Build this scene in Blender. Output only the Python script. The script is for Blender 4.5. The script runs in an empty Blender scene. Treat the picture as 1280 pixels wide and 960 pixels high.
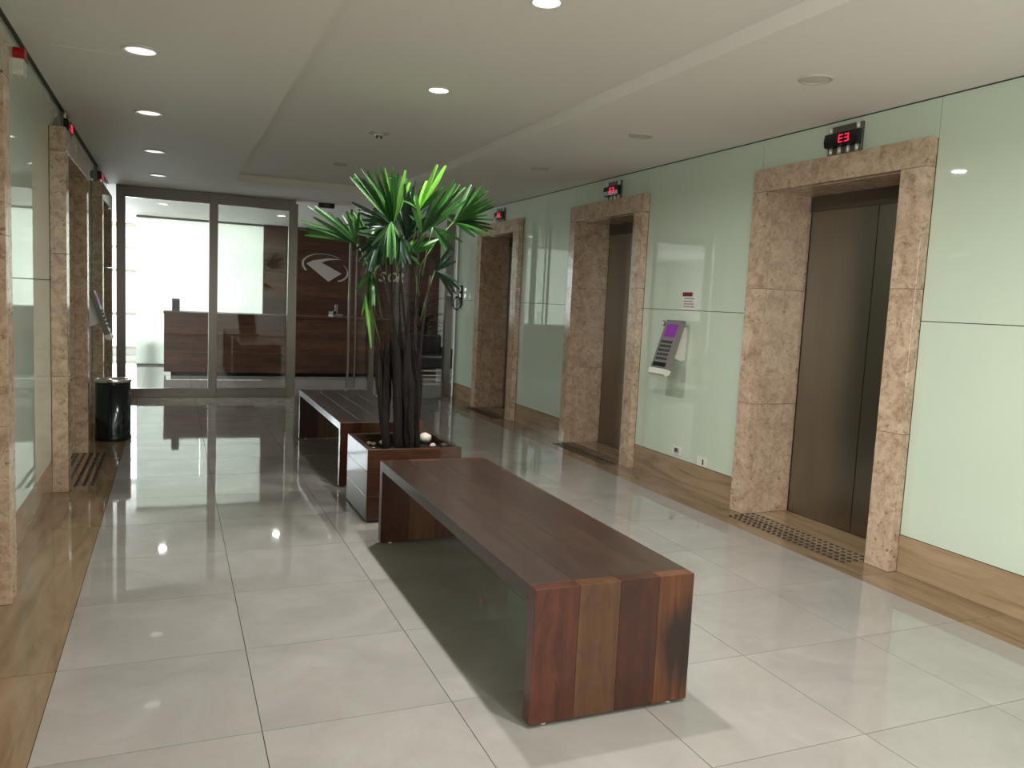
import bpy, bmesh, math, random
from mathutils import Vector, Matrix
random.seed(11)
C = bpy.context.scene.collection
SC = bpy.context.scene

# ------------------------------------------------------------------ camera
CAM_H = 1.322
FPX = 1002.0
YAW, PITCH, ROLL = 0.40315, 0.10091, -0.04760
cy, sy, cp, sp = math.cos(YAW), math.sin(YAW), math.cos(PITCH), math.sin(PITCH)
cr, sr = math.cos(ROLL), math.sin(ROLL)
FWD = Vector((sy * cp, cy * cp, -sp))
R0 = Vector((cy, -sy, 0.0))
D0 = FWD.cross(R0)
RIGHT = R0 * cr + D0 * sr
DOWN = R0 * -sr + D0 * cr
cam_data = bpy.data.cameras.new('camera')
cam = bpy.data.objects.new('camera', cam_data)
C.objects.link(cam)
cam_data.sensor_width = 36.0
cam_data.lens = FPX / 1280.0 * 36.0
cam_data.clip_start = 0.05
m = Matrix((RIGHT, -DOWN, -FWD)).transposed().to_4x4()
m.translation = Vector((0, 0, CAM_H))
cam.matrix_world = m
SC.camera = cam


def at(px, py, Y):
    """world point on the plane of depth Y that photo pixel (px, py) looks at"""
    d = RIGHT * ((px - 640) / FPX) + DOWN * ((py - 480) / FPX) + FWD
    return Vector((0, 0, CAM_H)) + d * (Y / d.y)


# ------------------------------------------------------------------ world, daylight, exposure
W = bpy.data.worlds.new('world')
SC.world = W
W.use_nodes = True
bg = W.node_tree.nodes['Background']
bg.inputs['Color'].default_value = (0.80, 0.90, 1.0, 1)
bg.inputs['Strength'].default_value = 2.0
SC.view_settings.view_transform = 'Standard'
SC.view_settings.look = 'None'
SC.view_settings.gamma = 1.0
SC.view_settings.exposure = 0.32
SC.cycles.use_denoising = True
SC.cycles.max_bounces = 10
SC.cycles.diffuse_bounces = 6
SC.cycles.glossy_bounces = 5
SC.cycles.transmission_bounces = 6
SC.cycles.transparent_max_bounces = 10
SC.cycles.sample_clamp_indirect = 6.0


def area(name, loc, rot, sx, sy_, power, color, shape='RECTANGLE', spread=180):
    l = bpy.data.lights.new(name, 'AREA')
    l.shape = shape
    l.size = sx
    l.size_y = sy_
    l.energy = power
    l.color = color
    l.spread = math.radians(spread)
    o = bpy.data.objects.new(name, l)
    C.objects.link(o)
    o.location = loc
    o.rotation_euler = rot
    return o


DAY_W = 300.0
LOBBY_W = 140.0
LAMP_W = 23.0
LAMP_COL = (1.0, 0.965, 0.945)
# daylight outside the reception's back window
area('window_daylight', (-0.2, 16.95, 1.35), (math.radians(-90), 0, 0), 4.2, 2.3, DAY_W, (0.90, 0.97, 1.0))
# fill light added to brighten the reception ceiling, through an invented side window
area('reception_fill', (-4.35, 12.8, 1.35), (math.radians(90), 0, math.radians(-90)), 2.8, 2.0, 150.0, (0.93, 0.98, 1.0))
# daylight outside the side window behind the camera
area('lobby_daylight', (-1.25, -1.9, 1.35), (math.radians(90), 0, math.radians(-90)), 2.3, 1.9, LOBBY_W, (1.0, 0.99, 0.975))

# ------------------------------------------------------------------ materials


def lin(c):
    c = c / 255.0
    return c / 12.92 if c <= 0.04045 else ((c + 0.055) / 1.055) ** 2.4


def rgb(r, g, b):
    return (lin(r), lin(g), lin(b), 1)


class NT:
    def __init__(self, name):
        self.m = bpy.data.materials.new(name)
        self.m.use_nodes = True
        self.t = self.m.node_tree
        self.t.nodes.clear()
        self.out = self.n('ShaderNodeOutputMaterial')

    def n(self, typ, **kw):
        nd = self.t.nodes.new(typ)
        for k, v in kw.items():
            setattr(nd, k, v)
        return nd

    def l(self, a, b):
        self.t.links.new(a, b)

    def coord(self, scale=(1, 1, 1), rand=0.0):
        tc = self.n('ShaderNodeTexCoord')
        mp = self.n('ShaderNodeMapping')
        mp.inputs['Scale'].default_value = scale
        self.l(tc.outputs['Object'], mp.inputs['Vector'])
        if rand:
            oi = self.n('ShaderNodeObjectInfo')
            mu = self.n('ShaderNodeMath', operation='MULTIPLY')
            mu.inputs[1].default_value = rand
            self.l(oi.outputs['Random'], mu.inputs[0])
            cb = self.n('ShaderNodeCombineXYZ')
            for i in range(3):
                self.l(mu.outputs[0], cb.inputs[i])
            self.l(cb.outputs[0], mp.inputs['Location'])
        return mp.outputs['Vector']

    def noise(self, vec, scale, detail=4, rough=0.55, dist=0.0):
        nz = self.n('ShaderNodeTexNoise')
        nz.inputs['Scale'].default_value = scale
        nz.inputs['Detail'].default_value = detail
        nz.inputs['Roughness'].default_value = rough
        nz.inputs['Distortion'].default_value = dist
        self.l(vec, nz.inputs['Vector'])
        return nz.outputs['Fac']

    def ramp(self, fac, stops):
        r = self.n('ShaderNodeValToRGB')
        e = r.color_ramp.elements
        while len(e) > 1:
            e.remove(e[-1])
        e[0].position, e[0].color = stops[0]
        for p, c in stops[1:]:
            x = e.new(p)
            x.color = c
        self.l(fac, r.inputs['Fac'])
        return r.outputs['Color']

    def mix(self, fac, a, b, mode='MIX'):
        x = self.n('ShaderNodeMix', data_type='RGBA', blend_type=mode)
        for s, v in (('Factor', fac), ('A', a), ('B', b)):
            i = [q for q in x.inputs if q.name == s and (q.type == 'RGBA' or s == 'Factor' and q.type == 'VALUE')][0]
            if isinstance(v, (int, float, tuple)):
                i.default_value = v
            else:
                self.l(v, i)
        return [q for q in x.outputs if q.type == 'RGBA'][0]

    def bump(self, h, strength, dist=0.01):
        b = self.n('ShaderNodeBump')
        b.inputs['Strength'].default_value = strength
        b.inputs['Distance'].default_value = dist
        self.l(h, b.inputs['Height'])
        return b.outputs['Normal']

    def pbr(self, color, rough=0.5, metal=0.0, spec=None, normal=None, coat=0.0, emit=None, estr=0.0, ior=1.5):
        p = self.n('ShaderNodeBsdfPrincipled')
        for k, v in (('Base Color', color), ('Roughness', rough)):
            if isinstance(v, (int, float, tuple)):
                p.inputs[k].default_value = v
            else:
                self.l(v, p.inputs[k])
        p.inputs['Metallic'].default_value = metal
        p.inputs['IOR'].default_value = ior
        if coat:
            p.inputs['Coat Weight'].default_value = coat
            p.inputs['Coat Roughness'].default_value = 0.03
        if spec is not None:
            p.inputs['Specular IOR Level'].default_value = spec
        if normal is not None:
            self.l(normal, p.inputs['Normal'])
        if emit:
            p.inputs['Emission Color'].default_value = emit
            p.inputs['Emission Strength'].default_value = estr
        self.l(p.outputs[0], self.out.inputs['Surface'])
        return self.m


def plain(name, col, rough=0.5, metal=0.0, **kw):
    t = NT(name)
    v = t.coord()
    f = t.noise(v, 14, 3)
    d = tuple(x * 0.93 for x in col[:3]) + (1,)
    return t.pbr(t.ramp(f, [(0.3, d), (0.7, col)]), rough, metal, **kw)


def glow(name, col, strength):
    t = NT(name)
    return t.pbr(col, 0.4, emit=col, estr=strength)


def floor_tile_mat():
    t = NT('porcelain_tile')
    v = t.coord((1, 1, 1), 37.0)
    a = t.noise(v, 2.2, 6, 0.6, 0.8)
    base = t.ramp(a, [(0.30, rgb(145, 142, 136)), (0.55, rgb(155, 152, 146)), (0.75, rgb(164, 161, 156))])
    w = t.noise(v, 1.6, 8, 0.62, 2.2)
    vein = t.ramp(w, [(0.485, (0, 0, 0, 1)), (0.5, (1, 1, 1, 1)), (0.515, (0, 0, 0, 1))])
    col = t.mix(vein, base, t.mix(0.16, base, rgb(140, 132, 118)))
    fine = t.noise(v, 30, 4)
    col = t.mix(t.ramp(fine, [(0.55, (0, 0, 0, 1)), (0.8, (0.2, 0.2, 0.2, 1))]), col, rgb(165, 157, 143))
    wob = t.noise(v, 2.5, 1)
    return t.pbr(col, 0.035, normal=t.bump(wob, 0.02, 0.02))


def travertine_mat(name, axis, light=1.0, rough=0.12, rand=11.0):
    """beige stone with long veins along one axis (0 x, 1 y)"""
    t = NT(name)
    sc = [7.0, 7.0, 7.0]
    sc[axis] = 0.9
    v = t.coord(tuple(sc), rand)
    a = t.noise(v, 1.5, 7, 0.6, 0.9)
    k = light
    col = t.ramp(a, [(0.28, rgb(128 * k, 104 * k, 76 * k)), (0.45, rgb(163 * k, 138 * k, 107 * k)),
                     (0.6, rgb(178 * k, 153 * k, 121 * k)), (0.78, rgb(190 * k, 168 * k, 138 * k))])
    return t.pbr(col, rough)


def marble_mat():
    t = NT('brown_marble')
    v = t.coord((1, 1, 1), 23.0)
    a = t.noise(v, 11, 8, 0.72, 0.8)
    base = t.ramp(a, [(0.30, rgb(150, 122, 102)), (0.45, rgb(182, 156, 132)), (0.58, rgb(200, 176, 151)), (0.75, rgb(216, 197, 172))])
    b = t.noise(v, 34, 5, 0.65, 1.0)
    spots = t.ramp(b, [(0.30, (0.9, 0.9, 0.9, 1)), (0.44, (0, 0, 0, 1))])
    col = t.mix(spots, base, rgb(104, 82, 64))
    c = t.noise(v, 9, 6, 0.6, 2.0)
    vein = t.ramp(c, [(0.478, (0, 0, 0, 1)), (0.5, (0.55, 0.55, 0.55, 1)), (0.522, (0, 0, 0, 1))])
    col = t.mix(vein, col, rgb(212, 192, 166))
    return t.pbr(col, 0.14)


def wood_mat(name, dark, mid, light, axis, scale=1.0, rough=0.33, rand=9.0, bump=0.15, coat=0.0, spec=0.5):
    t = NT(name)
    sc = [26.0 * scale] * 3
    sc[axis] = 1.3 * scale
    v = t.coord(tuple(sc), rand)
    a = t.noise(v, 1.0, 6, 0.62, 0.6)
    col = t.ramp(a, [(0.28, dark), (0.5, mid), (0.74, light)])
    sc2 = [4.5 * scale] * 3
    sc2[axis] = 1.1 * scale
    v2 = t.coord(tuple(sc2), rand)
    b = t.noise(v2, 1.0, 4, 0.6, 1.4)
    col = t.mix(t.ramp(b, [(0.35, (0.75, 0.75, 0.75, 1)), (0.6, (0, 0, 0, 1))]), col, dark)
    sc3 = [16.0] * 3
    sc3[axis] = 5.0
    c3 = t.noise(t.coord(tuple(sc3), rand), 1.0, 5, 0.65, 2.0)
    col = t.mix(t.ramp(c3, [(0.36, (0.55, 0.55, 0.55, 1)), (0.52, (0, 0, 0, 1))]), col, dark)
    col = t.mix(t.ramp(c3, [(0.56, (0, 0, 0, 1)), (0.74, (0.5, 0.5, 0.5, 1))]), col, light)
    oi = t.n('ShaderNodeObjectInfo')
    mr = t.n('ShaderNodeMath', operation='MULTIPLY')
    mr.inputs[1].default_value = 0.4
    t.l(oi.outputs['Random'], mr.inputs[0])
    col = t.mix(mr.outputs[0], col, dark)
    return t.pbr(col, rough, normal=t.bump(a, bump, 0.002), spec=spec, coat=coat)


def burnt_wood_mat(name, dark, mid, light):
    """end plank with a dark worn stain of its own in its middle"""
    t = NT(name)
    v = t.coord((26, 26, 1.3), 0)
    a = t.noise(v, 1.0, 6, 0.62, 0.6)
    col = t.ramp(a, [(0.28, dark), (0.5, mid), (0.74, light)])
    tc = t.n('ShaderNodeTexCoord')
    mp = t.n('ShaderNodeMapping')
    mp.inputs['Location'].default_value = (-2.75, 0, -1.15)
    mp.inputs['Scale'].default_value = (10.5, 0.0, 5.4)
    t.l(tc.outputs['Object'], mp.inputs['Vector'])
    ln = t.n('ShaderNodeVectorMath', operation='LENGTH')
    t.l(mp.outputs[0], ln.inputs[0])
    w = t.noise(t.coord((30, 30, 6)), 1.0, 5)
    ad = t.n('ShaderNodeMath', operation='ADD')
    t.l(ln.outputs['Value'], ad.inputs[0])
    t.l(w, ad.inputs[1])
    f = t.ramp(ad.outputs[0], [(0.95, (1, 1, 1, 1)), (1.0, (0.0, 0.0, 0.0, 1))])
    mu = t.n('ShaderNodeMath', operation='MULTIPLY')
    mu.inputs[1].default_value = 0.62
    t.l(ad.outputs[0], mu.inputs[0])
    f = t.ramp(mu.outputs[0], [(0.62, (0.9, 0.9, 0.9, 1)), (0.95, (0, 0, 0, 1))])
    col = t.mix(f, col, rgb(34, 24, 24))
    return t.pbr(col, 0.3)


def glass_pane_mat(name, tint=(0.975, 0.985, 0.98, 1)):
    t = NT(name)
    tr = t.n('ShaderNodeBsdfTransparent')
    tr.inputs['Color'].default_value = tint
    gl = t.n('ShaderNodeBsdfGlossy')
    gl.inputs['Roughness'].default_value = 0.0
    fr = t.n('ShaderNodeFresnel')
    fr.inputs['IOR'].default_value = 1.5
    ge = t.n('ShaderNodeNewGeometry')
    iv = t.n('ShaderNodeMath', operation='SUBTRACT')
    iv.inputs[0].default_value = 1.0
    t.l(ge.outputs['Backfacing'], iv.inputs[1])
    mu = t.n('ShaderNodeMath', operation='MULTIPLY')
    t.l(fr.outputs[0], mu.inputs[0])
    t.l(iv.outputs[0], mu.inputs[1])
    mx = t.n('ShaderNodeMixShader')
    t.l(mu.outputs[0], mx.inputs['Fac'])
    t.l(tr.outputs[0], mx.inputs[1])
    t.l(gl.outputs[0], mx.inputs[2])
    t.l(mx.outputs[0], t.out.inputs['Surface'])
    return t.m


def frosted_mat():
    t = NT('frosted_glass')
    tl = t.n('ShaderNodeBsdfTranslucent')
    tl.inputs['Color'].default_value = (0.88, 0.91, 0.84, 1)
    df = t.n('ShaderNodeBsdfDiffuse')
    df.inputs['Color'].default_value = (0.7, 0.78, 0.74, 1)
    gl = t.n('ShaderNodeBsdfGlossy')
    gl.inputs['Roughness'].default_value = 0.03
    m1 = t.n('ShaderNodeMixShader')
    m1.inputs[0].default_value = 0.2
    t.l(tl.outputs[0], m1.inputs[1])
    t.l(df.outputs[0], m1.inputs[2])
    fr = t.n('ShaderNodeFresnel')
    fr.inputs['IOR'].default_value = 1.45
    m2 = t.n('ShaderNodeMixShader')
    t.l(fr.outputs[0], m2.inputs[0])
    t.l(m1.outputs[0], m2.inputs[1])
    t.l(gl.outputs[0], m2.inputs[2])
    t.l(m2.outputs[0], t.out.inputs['Surface'])
    return t.m


def brushed(name, col, rough=0.3, axis=2, metal=1.0):
    t = NT(name)
    sc = [160.0] * 3
    sc[axis] = 2.0
    v = t.coord(tuple(sc))
    a = t.noise(v, 1.0, 3)
    d = tuple(x * 0.93 for x in col[:3]) + (1,)
    return t.pbr(t.ramp(a, [(0.3, d), (0.7, col)]), rough, metal, normal=t.bump(a, 0.05, 0.001))


def leaf_mat(name, a, b, rough=0.42):
    t = NT(name)
    oi = t.n('ShaderNodeObjectInfo')
    v = t.coord((1, 1, 1), 5.0)
    f = t.noise(v, 9, 3)
    mu = t.n('ShaderNodeMath', operation='ADD')
    t.l(f, mu.inputs[0])
    t.l(oi.outputs['Random'], mu.inputs[1])
    hv = t.n('ShaderNodeMath', operation='MULTIPLY')
    hv.inputs[1].default_value = 0.5
    t.l(mu.outputs[0], hv.inputs[0])
    col = t.ramp(hv.outputs[0], [(0.2, a), (0.75, b)])
    p = t.n('ShaderNodeBsdfPrincipled')
    t.l(col, p.inputs['Base Color'])
    p.inputs['Roughness'].default_value = rough
    tl = t.n('ShaderNodeBsdfTranslucent')
    t.l(col, tl.inputs['Color'])
    mx = t.n('ShaderNodeMixShader')
    mx.inputs[0].default_value = 0.25
    t.l(p.outputs[0], mx.inputs[1])
    t.l(tl.outputs[0], mx.inputs[2])
    t.l(mx.outputs[0], t.out.inputs['Surface'])
    return t.m


def trunk_mat():
    t = NT('palm_fibre')
    v = t.coord((60, 60, 9), 3)
    a = t.noise(v, 1.0, 6, 0.7, 1.0)
    col = t.ramp(a, [(0.3, rgb(14, 10, 8)), (0.55, rgb(31, 21, 15)), (0.8, rgb(72, 54, 37))])
    return t.pbr(col, 0.85, normal=t.bump(a, 0.9, 0.01))


def plaster_mat(name, col):
    t = NT(name)
    v = t.coord()
    a = t.noise(v, 0.7, 3)
    f = t.noise(v, 180, 2)
    d = tuple(x * 0.965 for x in col[:3]) + (1,)
    return t.pbr(t.ramp(a, [(0.3, d), (0.7, col)]), 0.7, normal=t.bump(f, 0.04, 0.001), spec=0.25)


def green_glass_mat(name, col):
    t = NT(name)
    v = t.coord((1, 1, 1), 8.0)
    a = t.noise(v, 0.6, 2)
    d = tuple(x * 0.97 for x in col[:3]) + (1,)
    return t.pbr(t.ramp(a, [(0.3, d), (0.7, col)]), 0.02, ior=1.52, coat=0.35)


M = dict(
    tile=floor_tile_mat(),
    grout=plain('grout', rgb(70, 64, 54), 0.9, spec=0.0),
    border=travertine_mat('border_stone', 1, 0.80, 0.06),
    base=travertine_mat('baseboard_stone', 1, 0.93, 0.16),
    marble=marble_mat(),
    ceil=plaster_mat('ceiling_paint', rgb(238, 232, 226)),
    white=plaster_mat('white_paint', rgb(225, 224, 218)),
    green=green_glass_mat('green_back_painted_glass', rgb(204, 218, 198)),
    wallback=plain('wall_core', rgb(90, 90, 82), 0.8),
    dark=plain('dark_gap', rgb(22, 22, 20), 0.8),
    gap=plain('shadow_gap', rgb(120, 122, 108), 0.7),
    bench_top=wood_mat('bench_top_wood', rgb(44, 30, 23), rgb(68, 49, 38), rgb(84, 63, 49), 1, rough=0.34, coat=0.25),
    bench_red=wood_mat('bench_red_wood', rgb(56, 27, 18), rgb(84, 42, 27), rgb(104, 57, 36), 2, scale=0.6, rough=0.3, coat=0.2),
    bench_tan=wood_mat('bench_tan_wood', rgb(66, 41, 25), rgb(92, 61, 38), rgb(110, 76, 49), 2, scale=0.6, rough=0.3, coat=0.2),
    bench_dkred=wood_mat('bench_dark_red_wood', rgb(48, 22, 14), rgb(72, 34, 22), rgb(92, 47, 30), 2, scale=0.6, rough=0.3, coat=0.2),
    bench_burnt=burnt_wood_mat('bench_stained_wood', rgb(60, 34, 21), rgb(92, 54, 33), rgb(114, 71, 44)),
    planter=wood_mat('planter_wood', rgb(52, 30, 21), rgb(80, 49, 34), rgb(102, 67, 47), 0, rough=0.3, coat=0.3),
    walnut=wood_mat('walnut_panel', rgb(46, 24, 14), rgb(94, 54, 31), rgb(124, 77, 45), 0, scale=0.45, rough=0.45, bump=0.02),
    walnut_dark=wood_mat('desk_walnut', rgb(48, 26, 15), rgb(92, 54, 32), rgb(118, 74, 46), 0, scale=0.45, rough=0.45, bump=0.02),
    steel=brushed('brushed_steel', rgb(124, 119, 113), 0.28),
    door=brushed('bronze_steel', rgb(150, 145, 132), 0.3),
    doorhead=plain('door_header', rgb(96, 88, 76), 0.4, 0.6),
    chrome=plain('chrome', rgb(236, 234, 230), 0.16, 1.0),
    rib=plain('satin_rib', rgb(232, 230, 222), 0.3, 0.35),
    pane=glass_pane_mat('clear_glass'),
    frosted=frosted_mat(),
    black=plain('black_plastic', rgb(20, 20, 21), 0.25),
    black_leather=plain('black_leather', rgb(20, 20, 20), 0.4),
    grey=plain('grey_plastic', rgb(128, 124, 122), 0.4),
    darkgrey=plain('dark_grey_plastic', rgb(62, 60, 60), 0.45),
    whitep=plain('white_plastic', rgb(226, 224, 212), 0.35),
    red=plain('red_plastic', rgb(176, 20, 22), 0.3),
    darkred=plain('dark_red_print', rgb(120, 20, 28), 0.5),
    paper=plain('white_card', rgb(232, 230, 222), 0.5),
    greyprint=plain('grey_print', rgb(160, 156, 156), 0.5),
    purple=glow('purple_screen', rgb(112, 40, 128), 0.35),
    digits=glow('red_digits', (0.9, 0.015, 0.06, 1), 1.2),
    lamp_on=glow('lit_diffuser', (1.0, 0.96, 0.90, 1), 12.0),
    lamp_soft=glow('soft_lit_diffuser', (0.95, 0.98, 1.0, 1), 0.75),
    lamp_off=plain('unlit_diffuser', rgb(214, 208, 198), 0.5),
    trimw=plain('white_metal', rgb(226, 222, 214), 0.4),
    trimg=plain('lamp_ring', rgb(200, 194, 184), 0.4),
    soil=plain('dark_soil', rgb(28, 22, 18), 0.95),
    pebble=plain('white_pebble', rgb(226, 218, 200), 0.6),
    stud=plain('dark_stud', rgb(52, 46, 40), 0.4),
    stud_base=plain('stud_stone', rgb(150, 130, 104), 0.3),
    bin=plain('bin_steel', rgb(70, 76, 78), 0.16, 0.85),
    bronze_letter=plain('steel_letter', rgb(186, 178, 170), 0.35, 0.3),
    leaf=leaf_mat('palm_leaf', rgb(18, 50, 20), rgb(58, 116, 42)),
    leafb=leaf_mat('palm_leaf_bright', rgb(54, 112, 34), rgb(112, 172, 60)),
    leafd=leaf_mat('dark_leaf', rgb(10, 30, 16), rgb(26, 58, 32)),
    petiole=plain('petiole_green', rgb(66, 92, 40), 0.5),
    trunk=trunk_mat(),
)

# ------------------------------------------------------------------ mesh helpers


def box(bm, x0, x1, y0, y1, z0, z1, bev=0.0, rot=None, piv=None):
    r = bmesh.ops.create_cube(bm, size=1.0)
    vs = r['verts']
    bmesh.ops.scale(bm, vec=(abs(x1 - x0), abs(y1 - y0), abs(z1 - z0)), verts=vs)
    bmesh.ops.translate(bm, vec=((x0 + x1) / 2, (y0 + y1) / 2, (z0 + z1) / 2), verts=vs)
    if bev:
        es = list({e for v in vs for e in v.link_edges})
        q = bmesh.ops.bevel(bm, geom=es, offset=bev, segments=1, affect='EDGES', profile=0.5)
        vs = list({v for f in q['faces'] for v in f.verts} | {v for v in vs if v.is_valid})
    if rot is not None:
        bmesh.ops.rotate(bm, verts=vs, cent=piv or (0, 0, 0), matrix=rot)
    return vs


def tube(bm, pts, radii, seg=8, cap=True):
    rings = []
    n = len(pts)
    pts = [Vector(p) for p in pts]
    for i, p in enumerate(pts):
        d = (pts[min(i + 1, n - 1)] - pts[max(i - 1, 0)]).normalized()
        a = d.orthogonal().normalized() if abs(d.z) < 0.9 else (Vector((1, 0, 0)) - d * d.x).normalized()
        b = d.cross(a)
        r = radii[i] if isinstance(radii, (list, tuple)) else radii
        rings.append([bm.verts.new(p + (a * math.cos(2 * math.pi * k / seg) + b * math.sin(2 * math.pi * k / seg)) * r) for k in range(seg)])
    for i in range(n - 1):
        for k in range(seg):
            f = bm.faces.new((rings[i][k], rings[i][(k + 1) % seg], rings[i + 1][(k + 1) % seg], rings[i + 1][k]))
            f.smooth = True
    if cap:
        bm.faces.new(list(reversed(rings[0])))
        bm.faces.new(rings[-1])


def lathe(bm, prof, seg=32, cx=0, cy_=0):
    """prof: list of (r, z)"""
    rings = []
    for r, z in prof:
        rings.append([bm.verts.new((cx + r * math.cos(2 * math.pi * k / seg), cy_ + r * math.sin(2 * math.pi * k / seg), z)) for k in range(seg)] if r > 1e-6 else [bm.verts.new((cx, cy_, z))])
    for a, b in zip(rings, rings[1:]):
        for k in range(seg):
            if len(a) == 1 and len(b) > 1:
                f = bm.faces.new((a[0], b[(k + 1) % seg], b[k]))
            elif len(b) == 1 and len(a) > 1:
                f = bm.faces.new((a[k], a[(k + 1) % seg], b[0]))
            elif len(a) > 1:
                f = bm.faces.new((a[k], a[(k + 1) % seg], b[(k + 1) % seg], b[k]))
            else:
                continue
            f.smooth = True


def prism(bm, poly, axis, a0, a1):
    """extrude 2D polygon along axis: 'y' poly=(x,z); 'x' poly=(y,z); 'z' poly=(x,y)"""
    def P(u, v, w):
        return {'y': (u, w, v), 'x': (w, u, v), 'z': (u, v, w)}[axis]
    A = [bm.verts.new(P(u, v, a0)) for u, v in poly]
    B = [bm.verts.new(P(u, v, a1)) for u, v in poly]
    n = len(poly)
    bm.faces.new(A)
    bm.faces.new(list(reversed(B)))
    for i in range(n):
        bm.faces.new((A[i], B[i], B[(i + 1) % n], A[(i + 1) % n]))


def obj(name, bm, mat, parent=None, loc=None, flat=None):
    bmesh.ops.recalc_face_normals(bm, faces=bm.faces)
    me = bpy.data.meshes.new(name)
    bm.to_mesh(me)
    bm.free()
    if mat is not None:
        me.materials.append(mat)
    o = bpy.data.objects.new(name, me)
    C.objects.link(o)
    if parent is not None:
        o.parent = parent
    if loc is not None:
        o.location = loc
    return o


def bxo(name, dims, mat, parent=None, bev=0.0, rot=None, piv=None, loc=None):
    bm = bmesh.new()
    box(bm, *dims, bev=bev, rot=rot, piv=piv)
    return obj(name, bm, mat, parent, loc)


def thing(name, label, cat, loc=(0, 0, 0), rotz=0.0, group=None):
    o = bpy.data.objects.new(name, None)
    C.objects.link(o)
    o.empty_display_size = 0.1
    o.location = loc
    o.rotation_euler = (0, 0, rotz)
    return tag(o, label, cat, group)


def tag(o, label, cat, group=None):
    o['label'] = label
    o['category'] = cat
    if group:
        o['group'] = group
    return o


def struct(name, bm, mat):
    o = obj(name, bm, mat)
    o['kind'] = 'structure'
    return o


def dup(root, loc=None, rotz=None, label=None, group=None):
    r = root.copy()
    C.objects.link(r)
    if loc is not None:
        r.location = loc
    if rotz is not None:
        r.rotation_euler = (0, 0, rotz)
    if label:
        r['label'] = label
    if group:
        r['group'] = group
    for ch in list(root.children):
        c = ch.copy()
        C.objects.link(c)
        c.parent = r
        for g in list(ch.children):
            d = g.copy()
            C.objects.link(d)
            d.parent = c
    return r


# ------------------------------------------------------------------ dimensions
ZC = 2.455          # soffit
XL, XR = -0.69, 3.55  # painted glass planes
XLF, XRF = -0.60, 3.49  # front faces of the stone frames
YG = 10.38          # glazed front
YB = -3.6           # wall behind the camera
YP = 14.55          # reception's partition
XTL, XTR = -0.36, 3.24  # tile field
DOORS_R = [(3.00, 3.16, 4.19, 4.32), (5.66, 5.80, 6.85, 6.96), (8.20, 8.36, 9.35, 9.50)]
DOORS_L = [(2.40, 2.56, 3.69, 3.82), (5.65, 5.79, 6.95, 7.08), (8.42, 8.56, 9.60, 9.73)]
ZTOP, ZIN = 2.25, 2.106

# ------------------------------------------------------------------ floor
bm = bmesh.new()
box(bm, -4.2, 6.4, YB - 0.2, 17.2, -0.12, -0.0025)
floor = struct('floor', bm, M['grout'])
J = 0.0013
xs = [XTL, 0.255, 0.857, 1.457, 2.053, 2.650, XTR]
rows = [1.79 + 0.6 * k for k in range(-9, 15)]
rows = [y for y in rows if y > YB]
rows[-1] = YG
tile_mesh = {}


def tile(x0, x1, y0, y1, mat, name='tile'):
    key = (round(x1 - x0, 4), round(y1 - y0, 4), mat.name)
    if key not in tile_mesh:
        b = bmesh.new()
        w, h = (x1 - x0) / 2 - J, (y1 - y0) / 2 - J
        box(b, -w, w, -h, h, -0.010, 0.0)
        o = obj(name, b, mat, floor)
        tile_mesh[key] = o
    else:
        o = tile_mesh[key].copy()
        C.objects.link(o)
    o.location = ((x0 + x1) / 2, (y0 + y1) / 2, 0)
    return o


for y0, y1 in zip(rows, rows[1:]):
    for x0, x1 in zip(xs, xs[1:]):
        tile(x0, x1, y0, y1, M['tile'])
# reception tiles, larger pieces far away
for k in range(12):
    for i in range(11):
        x0, y0 = -1.56 + 0.6 * i, YG + 0.6 * k
        if y0 + 0.6 < 17.1:
            tile(x0, x0 + 0.6, y0, y0 + 0.6, M['tile'])
ys = [YB, -1.81, -0.01, 1.19, 2.385, 2.99, 4.79, 6.59, 8.39, YG]
for y0, y1 in zip(ys, ys[1:]):
    tile(XL - 0.0, XTL, y0, y1, M['border'], 'border_slab')
    tile(XTR, XR, y0, y1, M['border'], 'border_slab')

# ------------------------------------------------------------------ ceiling with raised tray
TX0, TX1, TY1, TZ = 0.60, 2.23, 9.03, 2.525
bm = bmesh.new()
box(bm, -0.672, TX0, YB, YG + 0.05, ZC, ZC + 0.25)
box(bm, TX1, 3.542, YB, YG + 0.05, ZC, ZC + 0.25)
box(bm, TX0, TX1, TY1, YG + 0.05, ZC, ZC + 0.25)
box(bm, TX0, TX1, YB, TY1, TZ, ZC + 0.25)
struct('ceiling', bm, M['ceil'])
bm = bmesh.new()
box(bm, -4.2, 6.4, YG + 0.05, 17.2, ZC, ZC + 0.25)
struct('ceiling', bm, M['white'])
for i, (a, b) in enumerate(((-0.80, -0.672), (3.542, 3.66))):
    bm = bmesh.new()
    box(bm, a, b, YB, YG, ZC + (0.012 if i == 0 else 0.001), ZC + 0.2)
    struct('trim_%d' % (i + 1), bm, M['gap'])

# ------------------------------------------------------------------ walls: core, painted glass, baseboards


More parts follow.
